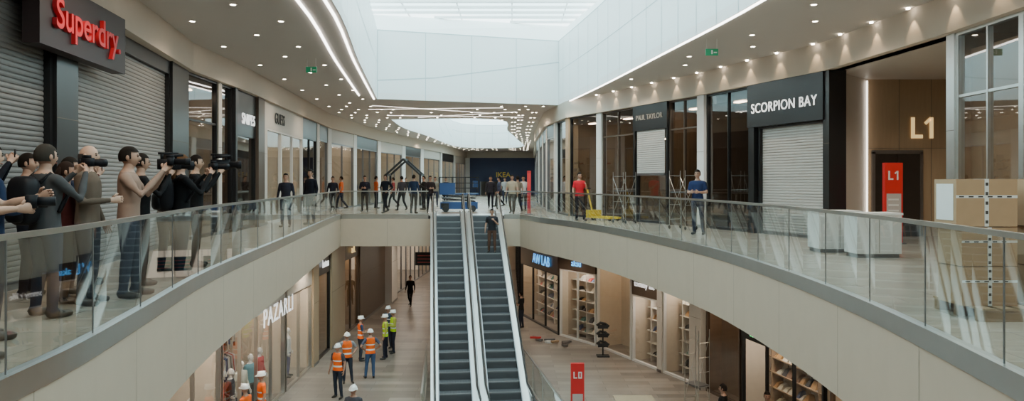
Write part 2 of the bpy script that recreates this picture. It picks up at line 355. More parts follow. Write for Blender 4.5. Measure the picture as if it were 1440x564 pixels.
# ------------------------------------------------------------------ plan curves
def cat(pts,n=6):
    out=[]
    for i in range(len(pts)-1):
        p0=Vector(pts[max(i-1,0)]);p1=Vector(pts[i]);p2=Vector(pts[i+1]);p3=Vector(pts[min(i+2,len(pts)-1)])
        for k in range(n):
            t=k/n; out.append(tuple(.5*((2*p1)+(p2-p0)*t+(2*p0-5*p1+4*p2-p3)*t*t+(3*p1-p0-3*p2+p3)*t**3)))
    out.append(tuple(pts[-1])); return out
VL=cat([(-2.9,.95),(-3.4,3.4),(-3.6,5.27),(-3.75,6.5),(-4.1,8.3),(-4.84,12.1),(-5.7,18.8),(-6.65,26),(-7.4,32.2)],4)
VR=cat([(.35,32.2),(1.1,29.3),(2.03,26.7),(2.9,23.5),(3.5,20.6),(4.2,15.9),(4.3,11.9),(4.16,9.1),(3.93,7.1),(3.67,5.36),(3.3,3),(2.8,.95)],4)
VOID=VL+VR
OUT=[(-14,-4),(14,-4),(14,92),(-14,92)]
def plate(mb,outer,holes,z,m):
    loops=[[Vector((*p,0)) for p in outer]]+[[Vector((*p,0)) for p in h] for h in holes]
    tri=geometry.tessellate_polygon(loops); allp=[p for l in loops for p in l]
    mb.add([(p.x,p.y,z) for p in allp],[tuple(t) for t in tri],m)
HS=1.32
mb=MB('floor'); plate(mb,OUT,[VOID],0,FLOOR1); mb.obj()
mb=MB('ceiling_lower'); plate(mb,OUT,[VOID],-HS,CEIL); mb.obj()
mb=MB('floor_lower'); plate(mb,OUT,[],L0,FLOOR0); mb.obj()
mb=MB('fascia')
n=len(VOID)
for i in range(n):
    a=VOID[i];b=VOID[(i+1)%n]
    mb.quad((*a,-.14),(*b,-.14),(*b,-HS),(*a,-HS),FASC)
acc=0
for i in range(n):
    a=Vector(VOID[i]);b=Vector(VOID[(i+1)%n]); L=(b-a).length; t=0
    d=(b-a)/L; nn=Vector((d.y,-d.x))
    while acc+ (L-t) >=2.4:
        t+=2.4-acc; acc=0; p=a+d*t+nn*.002; q=p+d*.008
        mb.quad((p.x,p.y,-.14),(q.x,q.y,-.14),(q.x,q.y,-HS),(p.x,p.y,-HS),JOINT)
    acc+=L-t
mb.obj(True)
def sweep(mb,path,off0,off1,z0,z1,m):
    pts=[Vector(p) for p in path]; N=[]
    for i,p in enumerate(pts):
        d=(pts[min(i+1,len(pts)-1)]-pts[max(i-1,0)]).normalized(); N.append(Vector((-d.y,d.x)))
    vs=[]
    for p,nn in zip(pts,N):
        a=p+nn*off0;b=p+nn*off1; vs+=[(a.x,a.y,z0),(b.x,b.y,z0),(b.x,b.y,z1),(a.x,a.y,z1)]
    fs=[]
    for i in range(len(pts)-1):
        for j in range(4): fs.append((i*4+j,i*4+(j+1)%4,(i+1)*4+(j+1)%4,(i+1)*4+j))
    k=(len(pts)-1)*4; fs+=[(0,1,2,3),(k,k+3,k+2,k+1)]
    mb.add(vs,fs,m)
def balustrade(path,out):
    o=MB('glass_balustrade')
    sweep(o,path,-.012*out,.10*out,-.14,.06,STEEL)
    ps=[Vector(p) for p in path]; NN=[]
    for i in range(len(ps)):
        d=(ps[min(i+1,len(ps)-1)]-ps[max(i-1,0)]).normalized(); NN.append(Vector((-d.y,d.x))*out*.040)
    for i in range(len(ps)-1):
        a=ps[i]+NN[i]; b=ps[i+1]+NN[i+1]
        o.quad((a.x,a.y,.06),(b.x,b.y,.06),(b.x,b.y,1.03),(a.x,a.y,1.03),GLASS)
    sweep(o,path,.020*out,.065*out,1.03,1.075,STEEL)
    acc=0
    for i in range(len(path)-1):
        a=Vector(path[i]);b=Vector(path[i+1]);L=(b-a).length; d=(b-a)/L; nn=Vector((-d.y,d.x))*out; t=0
        while acc+(L-t)>=1.5:
            t+=1.5-acc; acc=0; p=a+d*t
            q=p+nn*.034; r=p+d*.01+nn*.034; q2=p+nn*.046; r2=p+d*.01+nn*.046
            o.add([(q.x,q.y,.06),(r.x,r.y,.06),(r2.x,r2.y,.06),(q2.x,q2.y,.06),(q.x,q.y,1.03),(r.x,r.y,1.03),(r2.x,r2.y,1.03),(q2.x,q2.y,1.03)],
                      [(0,1,2,3),(4,5,6,7),(0,1,5,4),(1,2,6,5),(2,3,7,6),(3,0,4,7)],STEELD)
        acc+=L-t
    return o.obj()
balustrade([(x,y) for x,y in VL],1)
balustrade([(-7.36,32.24),(-5.5,32.24),(-3.62,32.24)],1)
balustrade([(-.34,32.24),(.33,32.24)],1)
balustrade([(x,y) for x,y in VR],1)
balustrade([(2.78,.95),(0,.95),(-2.88,.95)],1)

# ------------------------------------------------------------------ ceiling & skylights
HC=4.9
SLf=cat([(-2.9,-2),(-3.1,6),(-3.4,14),(-4.4,21.5),(-5.6,31)],5)
SR=cat([(2.1,33.5),(3.1,27),(4.0,20),(4.7,14),(4.8,8),(4.6,-2)],5)
SKY1=SLf+SR
SKY2=cat([(-6.67,41.2),(-.8,41.2),(-.3,50),(.4,60),(.8,74),(-5.0,74),(-6.3,56),(-6.9,48),(-6.67,41.2)],4)[:-1]
mb=MB('ceiling'); plate(mb,OUT,[SKY1,SKY2],HC,CEIL); mb.obj()
PJ=mat('panel_joint',(.50,.60,.62),.6)
def upstand(path,z1,z2,cx,cy,name):
    o=MB(name); n=len(path)
    def off(p,s): return (cx+(p[0]-cx)*s, cy+(p[1]-cy)*(1+(s-1)*.25))
    for i in range(n):
        a=path[i];b=path[(i+1)%n]
        o.quad((*a,HC),(*b,HC),(*b,HC+.25),(*a,HC+.25),SKYW)
        o.quad((*a,HC+.25),(*b,HC+.25),(*b,z1),(*a,z1),UPST)
        a2=off(a,1.18);b2=off(b,1.18)
        o.quad((*a,z1),(*b,z1),(*b2,z2),(*a2,z2),SKYW)
        d=(Vector(b)-Vector(a)); L=d.length; k=max(1,round(L/2.0)); 
        nn=Vector((-d.y,d.x))/L*(-.006)
        sgn=1 if (Vector((cx,cy))-Vector(a)).dot(nn)>0 else -1
        nn*=sgn
        for j in range(k):
            p=Vector(a)+d*(j/k)+nn; q=p+d/L*.025
            o.quad((p.x,p.y,HC),(q.x,q.y,HC),(q.x,q.y,z1),(p.x,p.y,z1),PJ)
        p=Vector(a)+nn;q=Vector(b)+nn
        long_=L>5
        zz=z1; o.quad((p.x,p.y,zz),(q.x,q.y,zz),(q.x,q.y,zz+.04),(p.x,p.y,zz+.04),PJ)
        if long_:
            m_=p.lerp(q,.3)
            for (u_,za),(v_,zb) in (((p,HC+.75),(m_,HC+.95)),((m_,HC+.95),(q,HC+1.9))):
                o.quad((u_.x,u_.y,za),(v_.x,v_.y,zb),(v_.x,v_.y,zb+.045),(u_.x,u_.y,za+.045),PJ)
        else:
            zz=HC+1.5; o.quad((p.x,p.y,zz),(q.x,q.y,zz),(q.x,q.y,zz+.025),(p.x,p.y,zz+.025),PJ)
    o.obj()
    return [off(p,1.18) for p in path]
rim=upstand(SKY1,7.75,8.6,-.3,16,'skylight_upstand')
def roof(rim,z,name,step):
    o=MB(name)
    ys=[p[1] for p in rim]; y=min(ys)+.3
    def span(y):
        xs=[]
        for i in range(len(rim)):
            a=rim[i];b=rim[(i+1)%len(rim)]
            if (a[1]-y)*(b[1]-y)<0: xs.append(a[0]+(b[0]-a[0])*(y-a[1])/(b[1]-a[1]))
        return (min(xs),max(xs)) if len(xs)>1 else None
    while y<max(ys):
        s=span(y)
        if s: o.box(s[0]-.2,s[1]+.2,y-.04,y+.04,z,z+.10,SKYW)
        y+=step
    for x in (-4.5,-2.25,0,2.25): o.box(x-.02,x+.02,min(ys),max(ys),z+.12,z+.20,SKYW)
    plate(o,rim,[],z+.24,RGLASS)
    o.obj()
roof(rim,8.6,'skylight_roof',.95)
rim2=upstand(SKY2,7.2,7.8,-3,58,'skylight_upstand')
roof(rim2,7.8,'skylight_roof',1.5)
mb=MB('linear_ceiling_light')
sweep(mb,SR,.03,.08,HC-.03,HC+.02,LED)
sweep(mb,SLf[1:],.10,.15,HC-.03,HC+.02,LED)
sweep(mb,[(p[0]-.62,p[1]) for p in SLf[2:-1]],0,.05,HC-.03,HC+.02,LED)
mb.obj()
mb=MB('linear_ceiling_light')
for a,b in (((-6.3,33.6),(-1.0,37.4)),((-6.8,35.4),(-.4,34.6)),((-5.0,39.8),(.2,36.6)),((-6.4,38.6),(.6,39.6))):
    mb.beam((*a,HC-.01),(*b,HC-.01),.04,.02,LEDT)
mb.obj()

# ------------------------------------------------------------------ walls
LW=[(-5.2,-3.9),(-6,5),(-7,12.8),(-8.07,18.5),(-8.2,22.9),(-8.6,27.8),(-9.4,38),(-9.0,49.8),(-6.7,70),(-5.3,85)]
RW=[(8.2,-3.9),(8.2,14),(7.85,18.5),(6.0,23.9),(3.65,29.5),(2.45,32),(1.76,37),(1.7,51),(2.0,60),(2.6,85)]
LW0=[(-7,-3.9),(-7.2,14),(-7.6,25),(-7.7,34),(-7.4,45),(-6.5,60)]
RW0=[(8.8,-3.9),(8.6,14),(8.2,18),(7.6,22),(6.3,26),(3.66,32),(1.5,35.4),(.4,40),(.3,60)]
def at(poly,y):
    for (a,b) in zip(poly,poly[1:]):
        if a[1]<=y<=b[1]+1e-6:
            t=(y-a[1])/(b[1]-a[1]); return Vector((a[0]+(b[0]-a[0])*t,y))
    return Vector(poly[-1])
def fr(poly,ya,yb,z0):
    a=at(poly,ya);b=at(poly,yb); d=(b-a); L=d.length; d/=L
    side=1 if poly[0][0]<0 else -1
    nn=Vector((d.y,-d.x))*side
    M=Matrix(((d.x,nn.x,0,a.x),(d.y,nn.y,0,a.y),(0,0,1,z0),(0,0,0,1)))
    return M,L,d,nn,a,side
def signM(poly,ya,yb,z0,u,z,w):
    M,L,d,nn,a,side=fr(poly,ya,yb,z0); t=d*side
    p=a+d*(L*u)+nn*w
    return Matrix(((t.x,0,nn.x,p.x),(t.y,0,nn.y,p.y),(0,1,0,z0+z),(0,0,0,1)))
H=4.2
def slats(o,u0,u1,z0,z1,w,m,pitch=.075):
    z=z0
    while z<z1-.01:
        zz=min(z+pitch,z1); h=zz-z
        pr=[(w,z),(w+.013,z+.2*h),(w+.016,z+.5*h),(w+.012,z+.85*h),(w,zz)]
        for (a,b) in zip(pr,pr[1:]): o.quad((u0,a[0],a[1]),(u1,a[0],a[1]),(u1,b[0],b[1]),(u0,b[0],b[1]),m)
        z=zz
def shutter(poly,ya,yb,z0=0,h=H,m=SHUT,zb=0,fm=BLACK,head=.25):
    o=MB('roller_shutter'); M,L,*_=fr(poly,ya,yb,z0); o.M=M
    slats(o,.08,L-.08,zb,h-head,-.10,m)
    o.box(.08,L-.08,-.115,-.06,zb,zb+.08,STEELD)
    for u in (0,L-.08): o.box(u,u+.08,-.16,.0,0,h,fm)
    o.box(.08,L-.08,-.3,0,h-head,h,fm)
    o.obj(); return M,L
def pillar(poly,ya,yb,m,z0=0,h=H,w=.06):
    o=MB('pillar'); M,L,*_=fr(poly,ya,yb,z0); o.M=M
    o.box(0,L,-.35,w,.0,h,m); o.box(.0,L,w,w+.012,0,.1,STEELD); o.box(.0,L,w,w+.006,2.4,2.41,JOINT); o.obj()
def stock(o,L,depth,z0,z1,style,u0=.15,w0=None):
    bw=-depth+.04; rnd=random.Random(int(L*1000)+len(o.v))
    sm=SHELF if style!='bags' else SHELFW
    if style in('shoes','bags','mix'):
        z=z0+.25
        while z<z1:
            o.box(u0,L-u0,bw,bw+.38,z,z+.03,sm)
            u=u0+.06
            while u<L-u0-.3:
                w=rnd.uniform(.12,.3); hh=rnd.uniform(.10,.26 if style!='bags' else .32); 
                if rnd.random()<.85:
                    m=rnd.choice(PAL) if style!='bags' else rnd.choice([PAL[2],PAL[5],PAL[9],PAL[8],PAL[3],PAL[1]])
                    o.add([(u,bw+.05,z+.03),(u+w,bw+.05,z+.03),(u+w,bw+.33,z+.03),(u,bw+.33,z+.03),(u+.03,bw+.08,z+.03+hh),(u+w-.03,bw+.08,z+.03+hh),(u+w-.03,bw+.22,z+.03+hh*.8),(u+.03,bw+.22,z+.03+hh*.8)],
                          [(0,3,2,1),(4,5,6,7),(0,1,5,4),(1,2,6,5),(2,3,7,6),(3,0,4,7)],m)
                    if style=='bags': o.tube([(u+.05,bw+.15,z+hh),(u+w/2,bw+.15,z+hh+.12),(u+w-.05,bw+.15,z+hh)],.008,m,5)
                u+=w+rnd.uniform(.04,.1)
            z+=.46
        u=u0
        while u<=L-u0: o.box(u,u+.03,bw,bw+.4,z0,z1,sm); u+=1.2
    if style=='clothes':
        for zr in (z0+1.5,z0+2.6):
            o.beam((u0,bw+.4,zr),(L-u0,bw+.4,zr),.03,.03,STEEL)
            u=u0+.1
            while u<L-u0-.1:
                m=rnd.choice(PAL); hh=rnd.uniform(.6,.95)
                o.add([(u,bw+.2,zr-.12),(u+.05,bw+.2,zr-.12),(u+.05,bw+.6,zr-.12),(u,bw+.6,zr-.12),(u+.025,bw+.4,zr-.02),(u,bw+.15,zr-hh),(u+.05,bw+.15,zr-hh),(u+.05,bw+.65,zr-hh),(u,bw+.65,zr-hh)],
                      [(0,1,4),(1,2,4),(2,3,4),(3,0,4),(0,1,6,5),(1,2,7,6),(2,3,8,7),(3,0,5,8)],m)
                u+=rnd.uniform(.07,.16)
def window(poly,ya,yb,z0=0,h=H,fm=STEELD,glass=SGLASS,back=BEIGEW,depth=2.2,light=SHOPL,style=None,header=0,hm=BLACK,mull=1.6,transom=None,door=False,lp=1.0):
    o=MB('shop_window'); M,L,*_=fr(poly,ya,yb,z0); o.M=M; top=h-header
    if header: o.box(0,L,-.2,.03,top,h,hm)
    for u in(0,L-.06): o.box(u,u+.06,-.1,.02,0,top,fm)
    o.box(.06,L-.06,-.1,.02,top-.06,top,fm); o.box(.06,L-.06,-.1,.02,0,.08,fm)
    k=max(1,round(L/mull))
    for i in range(1,k): u=L*i/k; o.box(u-.02,u+.02,-.09,.01,.08,top-.06,fm)
    if transom: o.box(.06,L-.06,-.085,.005,transom,transom+.05,fm)
    o.quad((.06,-.04,.08),(L-.06,-.04,.08),(L-.06,-.04,top-.06),(.06,-.04,top-.06),glass)
    hz=min(h-.3,top+.25) if z0<0 else h-.3
    o.quad((0,-depth,0),(L,-depth,0),(L,-depth,hz),(0,-depth,hz),back)
    for u in(.005,L-.005): o.quad((u,-depth,0),(u,-.11,0),(u,-.11,hz),(u,-depth,hz),back)
    if depth>.5:
        o.quad((0,-depth,hz),(L,-depth,hz),(L,-.2,hz),(0,-.2,hz),back)
        if light:
            nl=max(1,int(L/1.5)); s=.20 if z0<0 else .10
            for i in range(nl):
                u=L*(i+.5)/nl; o.box(u-2.2*s,u+2.2*s,-.45-s,-.45+s,hz-.04,hz-.01,light)
        if style: stock(o,L,depth,0,min(3.0,hz-.3),style)
    return o.obj()
def sign(poly,ya,yb,z0,u,z,w,body,size,m,bold=0,box=None,boxm=BLACK,xs=1.0,ext=.02,space=1.0):
    o=MB('store_sign'); T=signM(poly,ya,yb,z0,u,z,w)
    if box:
        o.M=T; bx,bz,bd=box; o.box(-bx/2,bx/2,-bz/2,bz/2,-bd,-.0,boxm); o.M=Matrix.Identity(4)
        T=T@Matrix.Translation((0,0,ext))
    o.text(body,size,m,T,ext=ext,bold=bold,xs=xs,space=space); o.obj()
# --- left upper
shutter(LW,-3.5,5.0,m=SHUTD,head=.3); shutter(LW,5.0,11.0,m=SHUTD,head=.3)
pillar(LW,11.0,11.7,BLACK); shutter(LW,11.7,17.0,m=SHUT,head=.3); pillar(LW,17.0,18.5,BLACK)
sign(LW,9.95,13.0,0,.5,3.80,.30,'Superdry.',.60,REDL,bold=.006,box=(3.0,.95,.22),boxm=mat('sign_box_dark',(.02,.010,.012),.5),ext=.03,space=1.0)
window(LW,18.5,20.55,fm=BLACK,back=BEIGEW,transom=3.0,style='clothes')
pillar(LW,20.55,20.8,OFFW); window(LW,20.8,21.75,fm=BLACK,back=WOOD,depth=.4)
window(LW,21.9,24.1,fm=BLACK,header=1.3,back=DARKW,light=SHOPL,depth=2.4); pillar(LW,21.75,21.9,BLACK,w=.12)
sign(LW,21.9,24.1,0,.5,3.35,.12,'SNIPES',.46,WHL,bold=.0,ext=.01)
pillar(LW,24.1,24.9,BROWN,w=.12); pillar(LW,24.9,25.5,OFFW)
window(LW,25.5,27.8,fm=WHITE,glass=CGLASS,back=WARMW,light=SHOPLC,header=.9,hm=OFFW,style='clothes')
window(LW,27.8,31.7,fm=WHITE,glass=CGLASS,back=WARMW,light=SHOPLC,header=.9,hm=OFFW,style='mix')
sign(LW,25.5,31.7,0,.30,3.72,.06,'GUESS',.55,mat('sign_black',(.02,.02,.02),.5),bold=.0,ext=.01)
window(LW,31.7,34.9,fm=BLACK,header=.8,back=DARKW,depth=2); pillar(LW,34.9,35.5,WHITE)
for a,b,hm,bk in((35.5,37.9,BLACK,BEIGEW),(38.6,43.3,OFFW,WARMW),(44,49.6,BLACK,BEIGEW),(50.5,56,OFFW,WARMW),(57,62,BLACK,BEIGEW),(63,69.5,OFFW,WARMW),(70.5,77,BLACK,WARMW),(78,84.5,OFFW,BEIGEW)):
    window(LW,a,b,fm=STEELD,glass=CGLASS,header=.7,hm=hm,back=bk,light=SHOPLC,style='mix',mull=2.2)
for a,b in((37.9,38.6),(43.3,44),(49.8,50.5),(56,57),(62,63),(70.0,70.5),(77,78)): pillar(LW,a,b,WHITE)
# --- right upper
window(RW,-3.5,5,fm=STEEL,back=PAPER,depth=.25); window(RW,5,12,fm=STEEL,back=PAPER,depth=.25,transom=3.0); window(RW,12,13.75,fm=STEEL,back=PAPER,depth=.25,transom=3.0,mull=.9)
pillar(RW,13.75,14.0,STEEL); pillar(RW,18.3,18.55,BLACK,w=.1)
o=MB('storefront_header'); M,L,*_=fr(RW,18.55,21.4,0); o.M=M; o.box(0,L,-.2,.14,3.0,4.2,BLACK); o.box(L-.25,L,-.2,.10,0,3.0,BLACK); o.obj()
shutter(RW,18.62,21.1,h=3.0,m=SHUTL,head=.05)
sign(RW,18.55,21.4,0,.5,3.5,.15,'SCORPION BAY',.38,WHL,bold=0,xs=.92,ext=.008,space=1.08)
window(RW,21.4,23.5,fm=BLACK,back=BROWN,glass=SGLASS,light=SHOPL,mull=1.1)
pillar(RW,23.5,23.86,WHITE,w=.12)
window(RW,23.9,25.4,fm=BROWN,back=WOOD,mull=1.0,transom=3.2,style='mix')
o=MB('storefront_header'); M,L,*_=fr(RW,25.4,27.4,0); o.M=M; o.box(0,L,-.2,.12,3.3,4.2,BLACK); o.box(0,.1,-.2,.1,0,3.3,BLACK); o.box(L-.1,L,-.2,.1,0,3.3,BLACK); o.obj()
window(RW,25.5,27.3,h=3.3,fm=BLACK,back=WOODL,style='mix'); 
o=MB('roller_shutter'); M,L,*_=fr(RW,25.5,27.3,0); o.M=M; slats(o,.1,L-.1,1.75,3.3,.05,SHUTL); o.box(.1,L-.1,.03,.08,1.68,1.76,STEELD); o.obj()
sign(RW,25.4,27.4,0,.5,3.75,.14,'PAUL TAYLOR',.26,mat('sign_grey',(.30,.28,.25),.4),ext=.01)
window(RW,27.45,29.6,fm=BROWN,back=WOOD,mull=1.1,transom=3.2,style='mix'); pillar(RW,29.6,29.9,WHITE,w=.1)
window(RW,29.9,31.9,fm=BLACK,back=WOOD,depth=1.5); pillar(RW,31.9,32.3,WOODL,w=.1); window(RW,32.3,34.4,fm=BLACK,back=BROWN,depth=1.5); pillar(RW,34.4,34.8,WHITE,w=.12)
for a,b in((34.8,37),(37.6,41),(41.7,46),(46.8,51),(52,60),(61,70),(71,84.5)): window(RW,a,b,fm=STEELD,header=.6,back=BEIGEW,depth=1.6,light=SHOPLC)
for a,b in((37,37.6),(41,41.7),(46,46.8)): pillar(RW,a,b,WHITE)
# lobby recess
WB=MB('wall_lobby')
WB.quad((7.9,18.45,0),(9.5,20,0),(9.5,20,4.2),(7.9,18.45,4.2),OFFW)
WB.box(9.5,13.8,20,20.15,0,4.2,WOODL)
for i in range(1,5): WB.box(9.5+i*.86,9.512+i*.86,19.99,20,0,4.2,JOINT)
WB.box(9.5,13.8,19.99,20,2.35,2.362,JOINT)
WB.box(13.8,13.95,13.8,20.15,0,4.2,WOODL); WB.box(8.25,13.9,13.75,13.88,0,4.2,WOODL)
WB.add([(8.2,14,4.2),(13.9,14,4.2),(13.9,20.1,4.2),(9.5,20.1,4.2),(7.88,18.4,4.2)],[(0,1,2,3,4)],OFFW)
WB.obj()
EL=mat('elevator_steel_dark',(.07,.062,.058),.3,.7)
o=MB('elevator_door'); o.box(9.62,9.70,19.93,19.99,0,2.25,STEELD); o.box(10.9,10.98,19.93,19.99,0,2.25,STEELD); o.box(9.62,10.98,19.93,19.99,2.2,2.3,STEELD)
o.box(9.70,10.295,19.95,19.98,0,2.2,EL); o.box(10.305,10.9,19.95,19.98,0,2.2,EL); o.obj()
o=MB('linear_wall_light'); o.box(9.45,9.48,19.88,19.93,.0,4.15,LEDT); o.obj()
def glyph(o,x,y,z,h,m,ch,t=.02):
    """block characters built as bars: L, 1, 0"""
    s=h*.17; w=h*.55
    B=lambda x0,x1,z0,z1: o.box(x+x0,x+x1,y-t,y,z+z0,z+z1,m)
    if ch=='L': B(0,s,0,h); B(s,w,0,s)
    if ch=='1':
        B(w*.40,w*.40+s,0,h); o.beam((x+w*.45,y-t/2,z+h-s*.45),(x+w*.02,y-t/2,z+h*.70),t,s*.8,m)
    if ch=='0': B(0,s,0,h); B(w-s,w,0,h); B(s,w-s,0,s); B(s,w-s,h-s,h)
o=MB('level_sign'); glyph(o,10.68,19.985,2.62,.56,GOLDL,'L'); glyph(o,11.05,19.985,2.62,.56,GOLDL,'1'); o.obj()
def totem(x,y,z,txt,h=1.9,w=.42):
    o=MB('wayfinding_totem'); o.box(x-w/2,x+w/2,y-.06,y+.06,z,z+h,RED); o.box(x-w/2-.05,x+w/2+.05,y-.12,y+.12,z,z+.03,STEELD)
    o.box(x-w/2+.04,x+w/2-.04,y-.063,y-.06,z+.3,z+h*.62,mat('totem_grey',(.42,.37,.34),.5)) 
    g=w*.5; glyph(o,x-g*.62,y-.06,z+h-.40,g,WHITE,txt[0],.006); glyph(o,x+g*.10,y-.06,z+h-.40,g,WHITE,txt[1],.006)
    for i in range(5): o.box(x-w/2+.08,x+w/2-.1,y-.066,y-.063,z+.5+i*.13,z+.54+i*.13,WHITE)
    o.obj()
totem(8.92,17.5,0,'L1'); totem(X(812,20.2),20.2,L0,'L0',2.15,.36)
o=MB('advertising_pillar'); o.box(.68,.84,33.3,33.46,0,1.95,RED); o.box(.60,.92,33.2,33.6,0,.04,STEELD); o.box(.675,.845,33.29,33.47,1.85,1.95,mat('red_dark',(.35,.015,.015),.4)); o.obj()
for nm,poly,sg in(('wall_left_band',LW,1),('wall_right_band',RW,-1)):
    o=MB(nm)
    sweep(o,poly,.30*sg,-.18*sg,H,HC,BAND)
    o.obj()
for nm,b in(('wall_left',(-14.1,-14,-4,92)),('wall_right',(14,14.1,-4,92)),('wall_back',(-14,14,-4.1,-4)),('wall_end',(-14,14,92,92.1))):
    o=MB(nm); o.box(b[0],b[1],b[2],b[3],L0,HC,BEIGEW); o.obj()
o=MB('wall_end_storefront'); o.box(-5.3,2.6,85,85.2,0,H,NAVY); o.box(-5.3,2.6,85,85.2,H,HC,BAND); o.box(-5.3,-4.8,84.9,85,0,4.2,WHITE)
o.box(-3.6,-.6,84.93,84.99,0,1.5,DARKW)
for i in range(4): o.box(-3.6+i*1.0,-3.54+i*1.0,84.88,84.93,0,1.5,STEELD)
o.obj()
o=MB('store_sign'); o.text('IKEA',.8,YELL,Matrix(((1,0,0,-1.0),(0,0,-1,84.85),(0,1,0,2.25),(0,0,0,1))),ext=.05,bold=.01); o.obj()
# --- lower left
LH=-HS-L0
window(LW0,-3,12,L0,LH,fm=STEEL,glass=CGLASS,back=WARMW,light=SHOPLC,style='clothes')
window(LW0,12.1,18.9,L0,LH,fm=STEEL,glass=CGLASS,back=WARMW,light=SHOPLC,style='clothes',header=1.1,hm=OFFW)
window(LW0,19,24.9,L0,LH,fm=STEEL,glass=CGLASS,back=WARMW,light=SHOPLC,style='clothes',header=1.1,hm=OFFW)
window(LW0,25.1,28.4,L0,LH,fm=STEEL,glass=CGLASS,back=WARMW,light=SHOPLC,style='mix',header=1.1,hm=OFFW)
pillar(LW0,28.4,29.2,WOODL,L0,LH,.1); window(LW0,29.2,31.4,L0,LH,fm=BLACK,back=WOODL,header=.9)
pillar(LW0,31.4,34,WOODL,L0,LH,.1); window(LW0,34,37,L0,LH,fm=BROWN,back=WOODL,header=.8,hm=BROWN); pillar(LW0,37,43.2,BROWN,L0,LH,.1); pillar(LW0,43.2,45,WHITE,L0,LH,.5)
window(LW0,45.5,59.5,L0,LH,glass=CGLASS,back=WARMW,light=SHOPLC)
sign(LW0,19,24.9,L0,.64,3.12,.42,'PAZARLI',.74,WHL,bold=.0,xs=1.0,ext=.01,space=1.2)
sign(LW0,29.2,31.4,L0,.5,3.75,.10,'koton',.45,WHL,ext=.01)
sign(LW0,34,37,L0,.5,3.85,.12,'adL',.5,GOLDL)
o=MB('wall_end_lower'); o.box(-6.6,.4,60,60.1,L0,-HS,WARMW); o.box(-6.4,.2,59.9,60,L0+3.3,-HS,OFFW); o.box(-5.6,-1,59.93,59.99,L0,L0+3,mat('shopfront_glow',(.7,.62,.5),.5,emit=.9)); 
for i in range(6): o.box(-5.65+i*.93,-5.6+i*.93,59.88,59.93,L0,L0+3,STEELD)
o.obj()
o=MB('hanging_direction_sign'); o.box(-4.4,-3.5,34,34.08,-2.35,-1.75,BLACKM); o.beam((-4.2,34.04,-1.75),(-4.2,34.04,-HS),.02,.02,STEEL); o.beam((-3.7,34.04,-1.75),(-3.7,34.04,-HS),.02,.02,STEEL)
RT=mat('red_text',(.5,.05,.05),.5)
for i in range(3): o.box(-4.3,-3.7,33.99,34,-1.92-i*.15,-1.89-i*.15,RT)
o.obj()
for i,(y,c,c2) in enumerate(((18.2,(.05,.05,.06),(.4,.1,.1)),(20.2,(.6,.1,.08),(.05,.05,.08)),(21.1,(.05,.05,.06),(.3,.3,.32)),(22.0,(.6,.58,.5),(.05,.06,.12)),(22.9,(.1,.25,.3),(.02,.02,.02)),(23.8,(.55,.1,.1),(.5,.45,.4)),(25.9,(.05,.05,.05),(.6,.5,.4)),(27,(.6,.6,.6),(.1,.1,.2)))):
    p=at(LW0,y); person('mannequin',p.x-.5,y,L0+.0,-90+random.uniform(-30,30),c,c2,1.78,skin=(.75,.72,.68),hair=(.7,.68,.65),arm=random.choice(['stand','hips']),head='bald',long=True)
# --- lower right
window(RW0,-3,14,L0,LH,back=WARMW); window(RW0,14.1,18.9,L0,LH,fm=BROWN,back=WARMW,header=1.4,hm=WOODL)
window(RW0,19.2,23.3,L0,LH,fm=BLACK,glass=CGLASS,back=WARMW,light=SHOPLC,header=2.0,hm=BLACK,style='bags',depth=1.2,mull=1.3)
sign(RW0,19.2,23.3,L0,.60,2.50,.06,'IL CENTRO',.44,GREENL,bold=.002,ext=.01)
window(RW0,23.4,25.2,L0,LH,fm=BROWN,back=WOOD,depth=.6); pillar(RW0,25.3,26,OFFW,L0,LH,.15)
window(RW0,26,27.6,L0,LH,fm=WHITE,glass=CGLASS,back=WARMW,style='shoes',light=SHOPLC,header=1.1,hm=OFFW,depth=1.0); pillar(RW0,27.6,27.85,OFFW,L0,LH,.1)
window(RW0,27.85,29.5,L0,LH,fm=WHITE,glass=CGLASS,back=WARMW,style='shoes',light=SHOPLC,header=1.65,hm=BROWN,depth=1.0)
sign(RW0,27.85,29.5,L0,.5,3.08,.06,'tommy life',.32,WHL,ext=.008)
window(RW0,29.6,32,L0,LH,fm=WHITE,glass=CGLASS,back=WARMW,light=SHOPL,header=.6,hm=OFFW,depth=1.2,mull=3)
window(RW0,32.1,34.3,L0,LH,fm=WHITE,glass=CGLASS,back=WARMW,light=SHOPLC,header=1.2,hm=BROWN,style='shoes',depth=1.0)
sign(RW0,32.1,34.3,L0,.5,3.42,.06,'aksu',.4,BLUEL,ext=.01)
window(RW0,34.4,39.6,L0,LH,fm=BLACK,glass=CGLASS,back=BEIGEW,light=SHOPL,header=1.5,hm=BROWN,style='mix',depth=1.2)
sign(RW0,34.4,39.6,L0,.40,3.22,.08,'AW LAB',.66,BLUEL,bold=.004,ext=.01)
window(RW0,40.2,59.5,L0,LH,fm=BLACK,glass=SGLASS,back=BEIGEW)

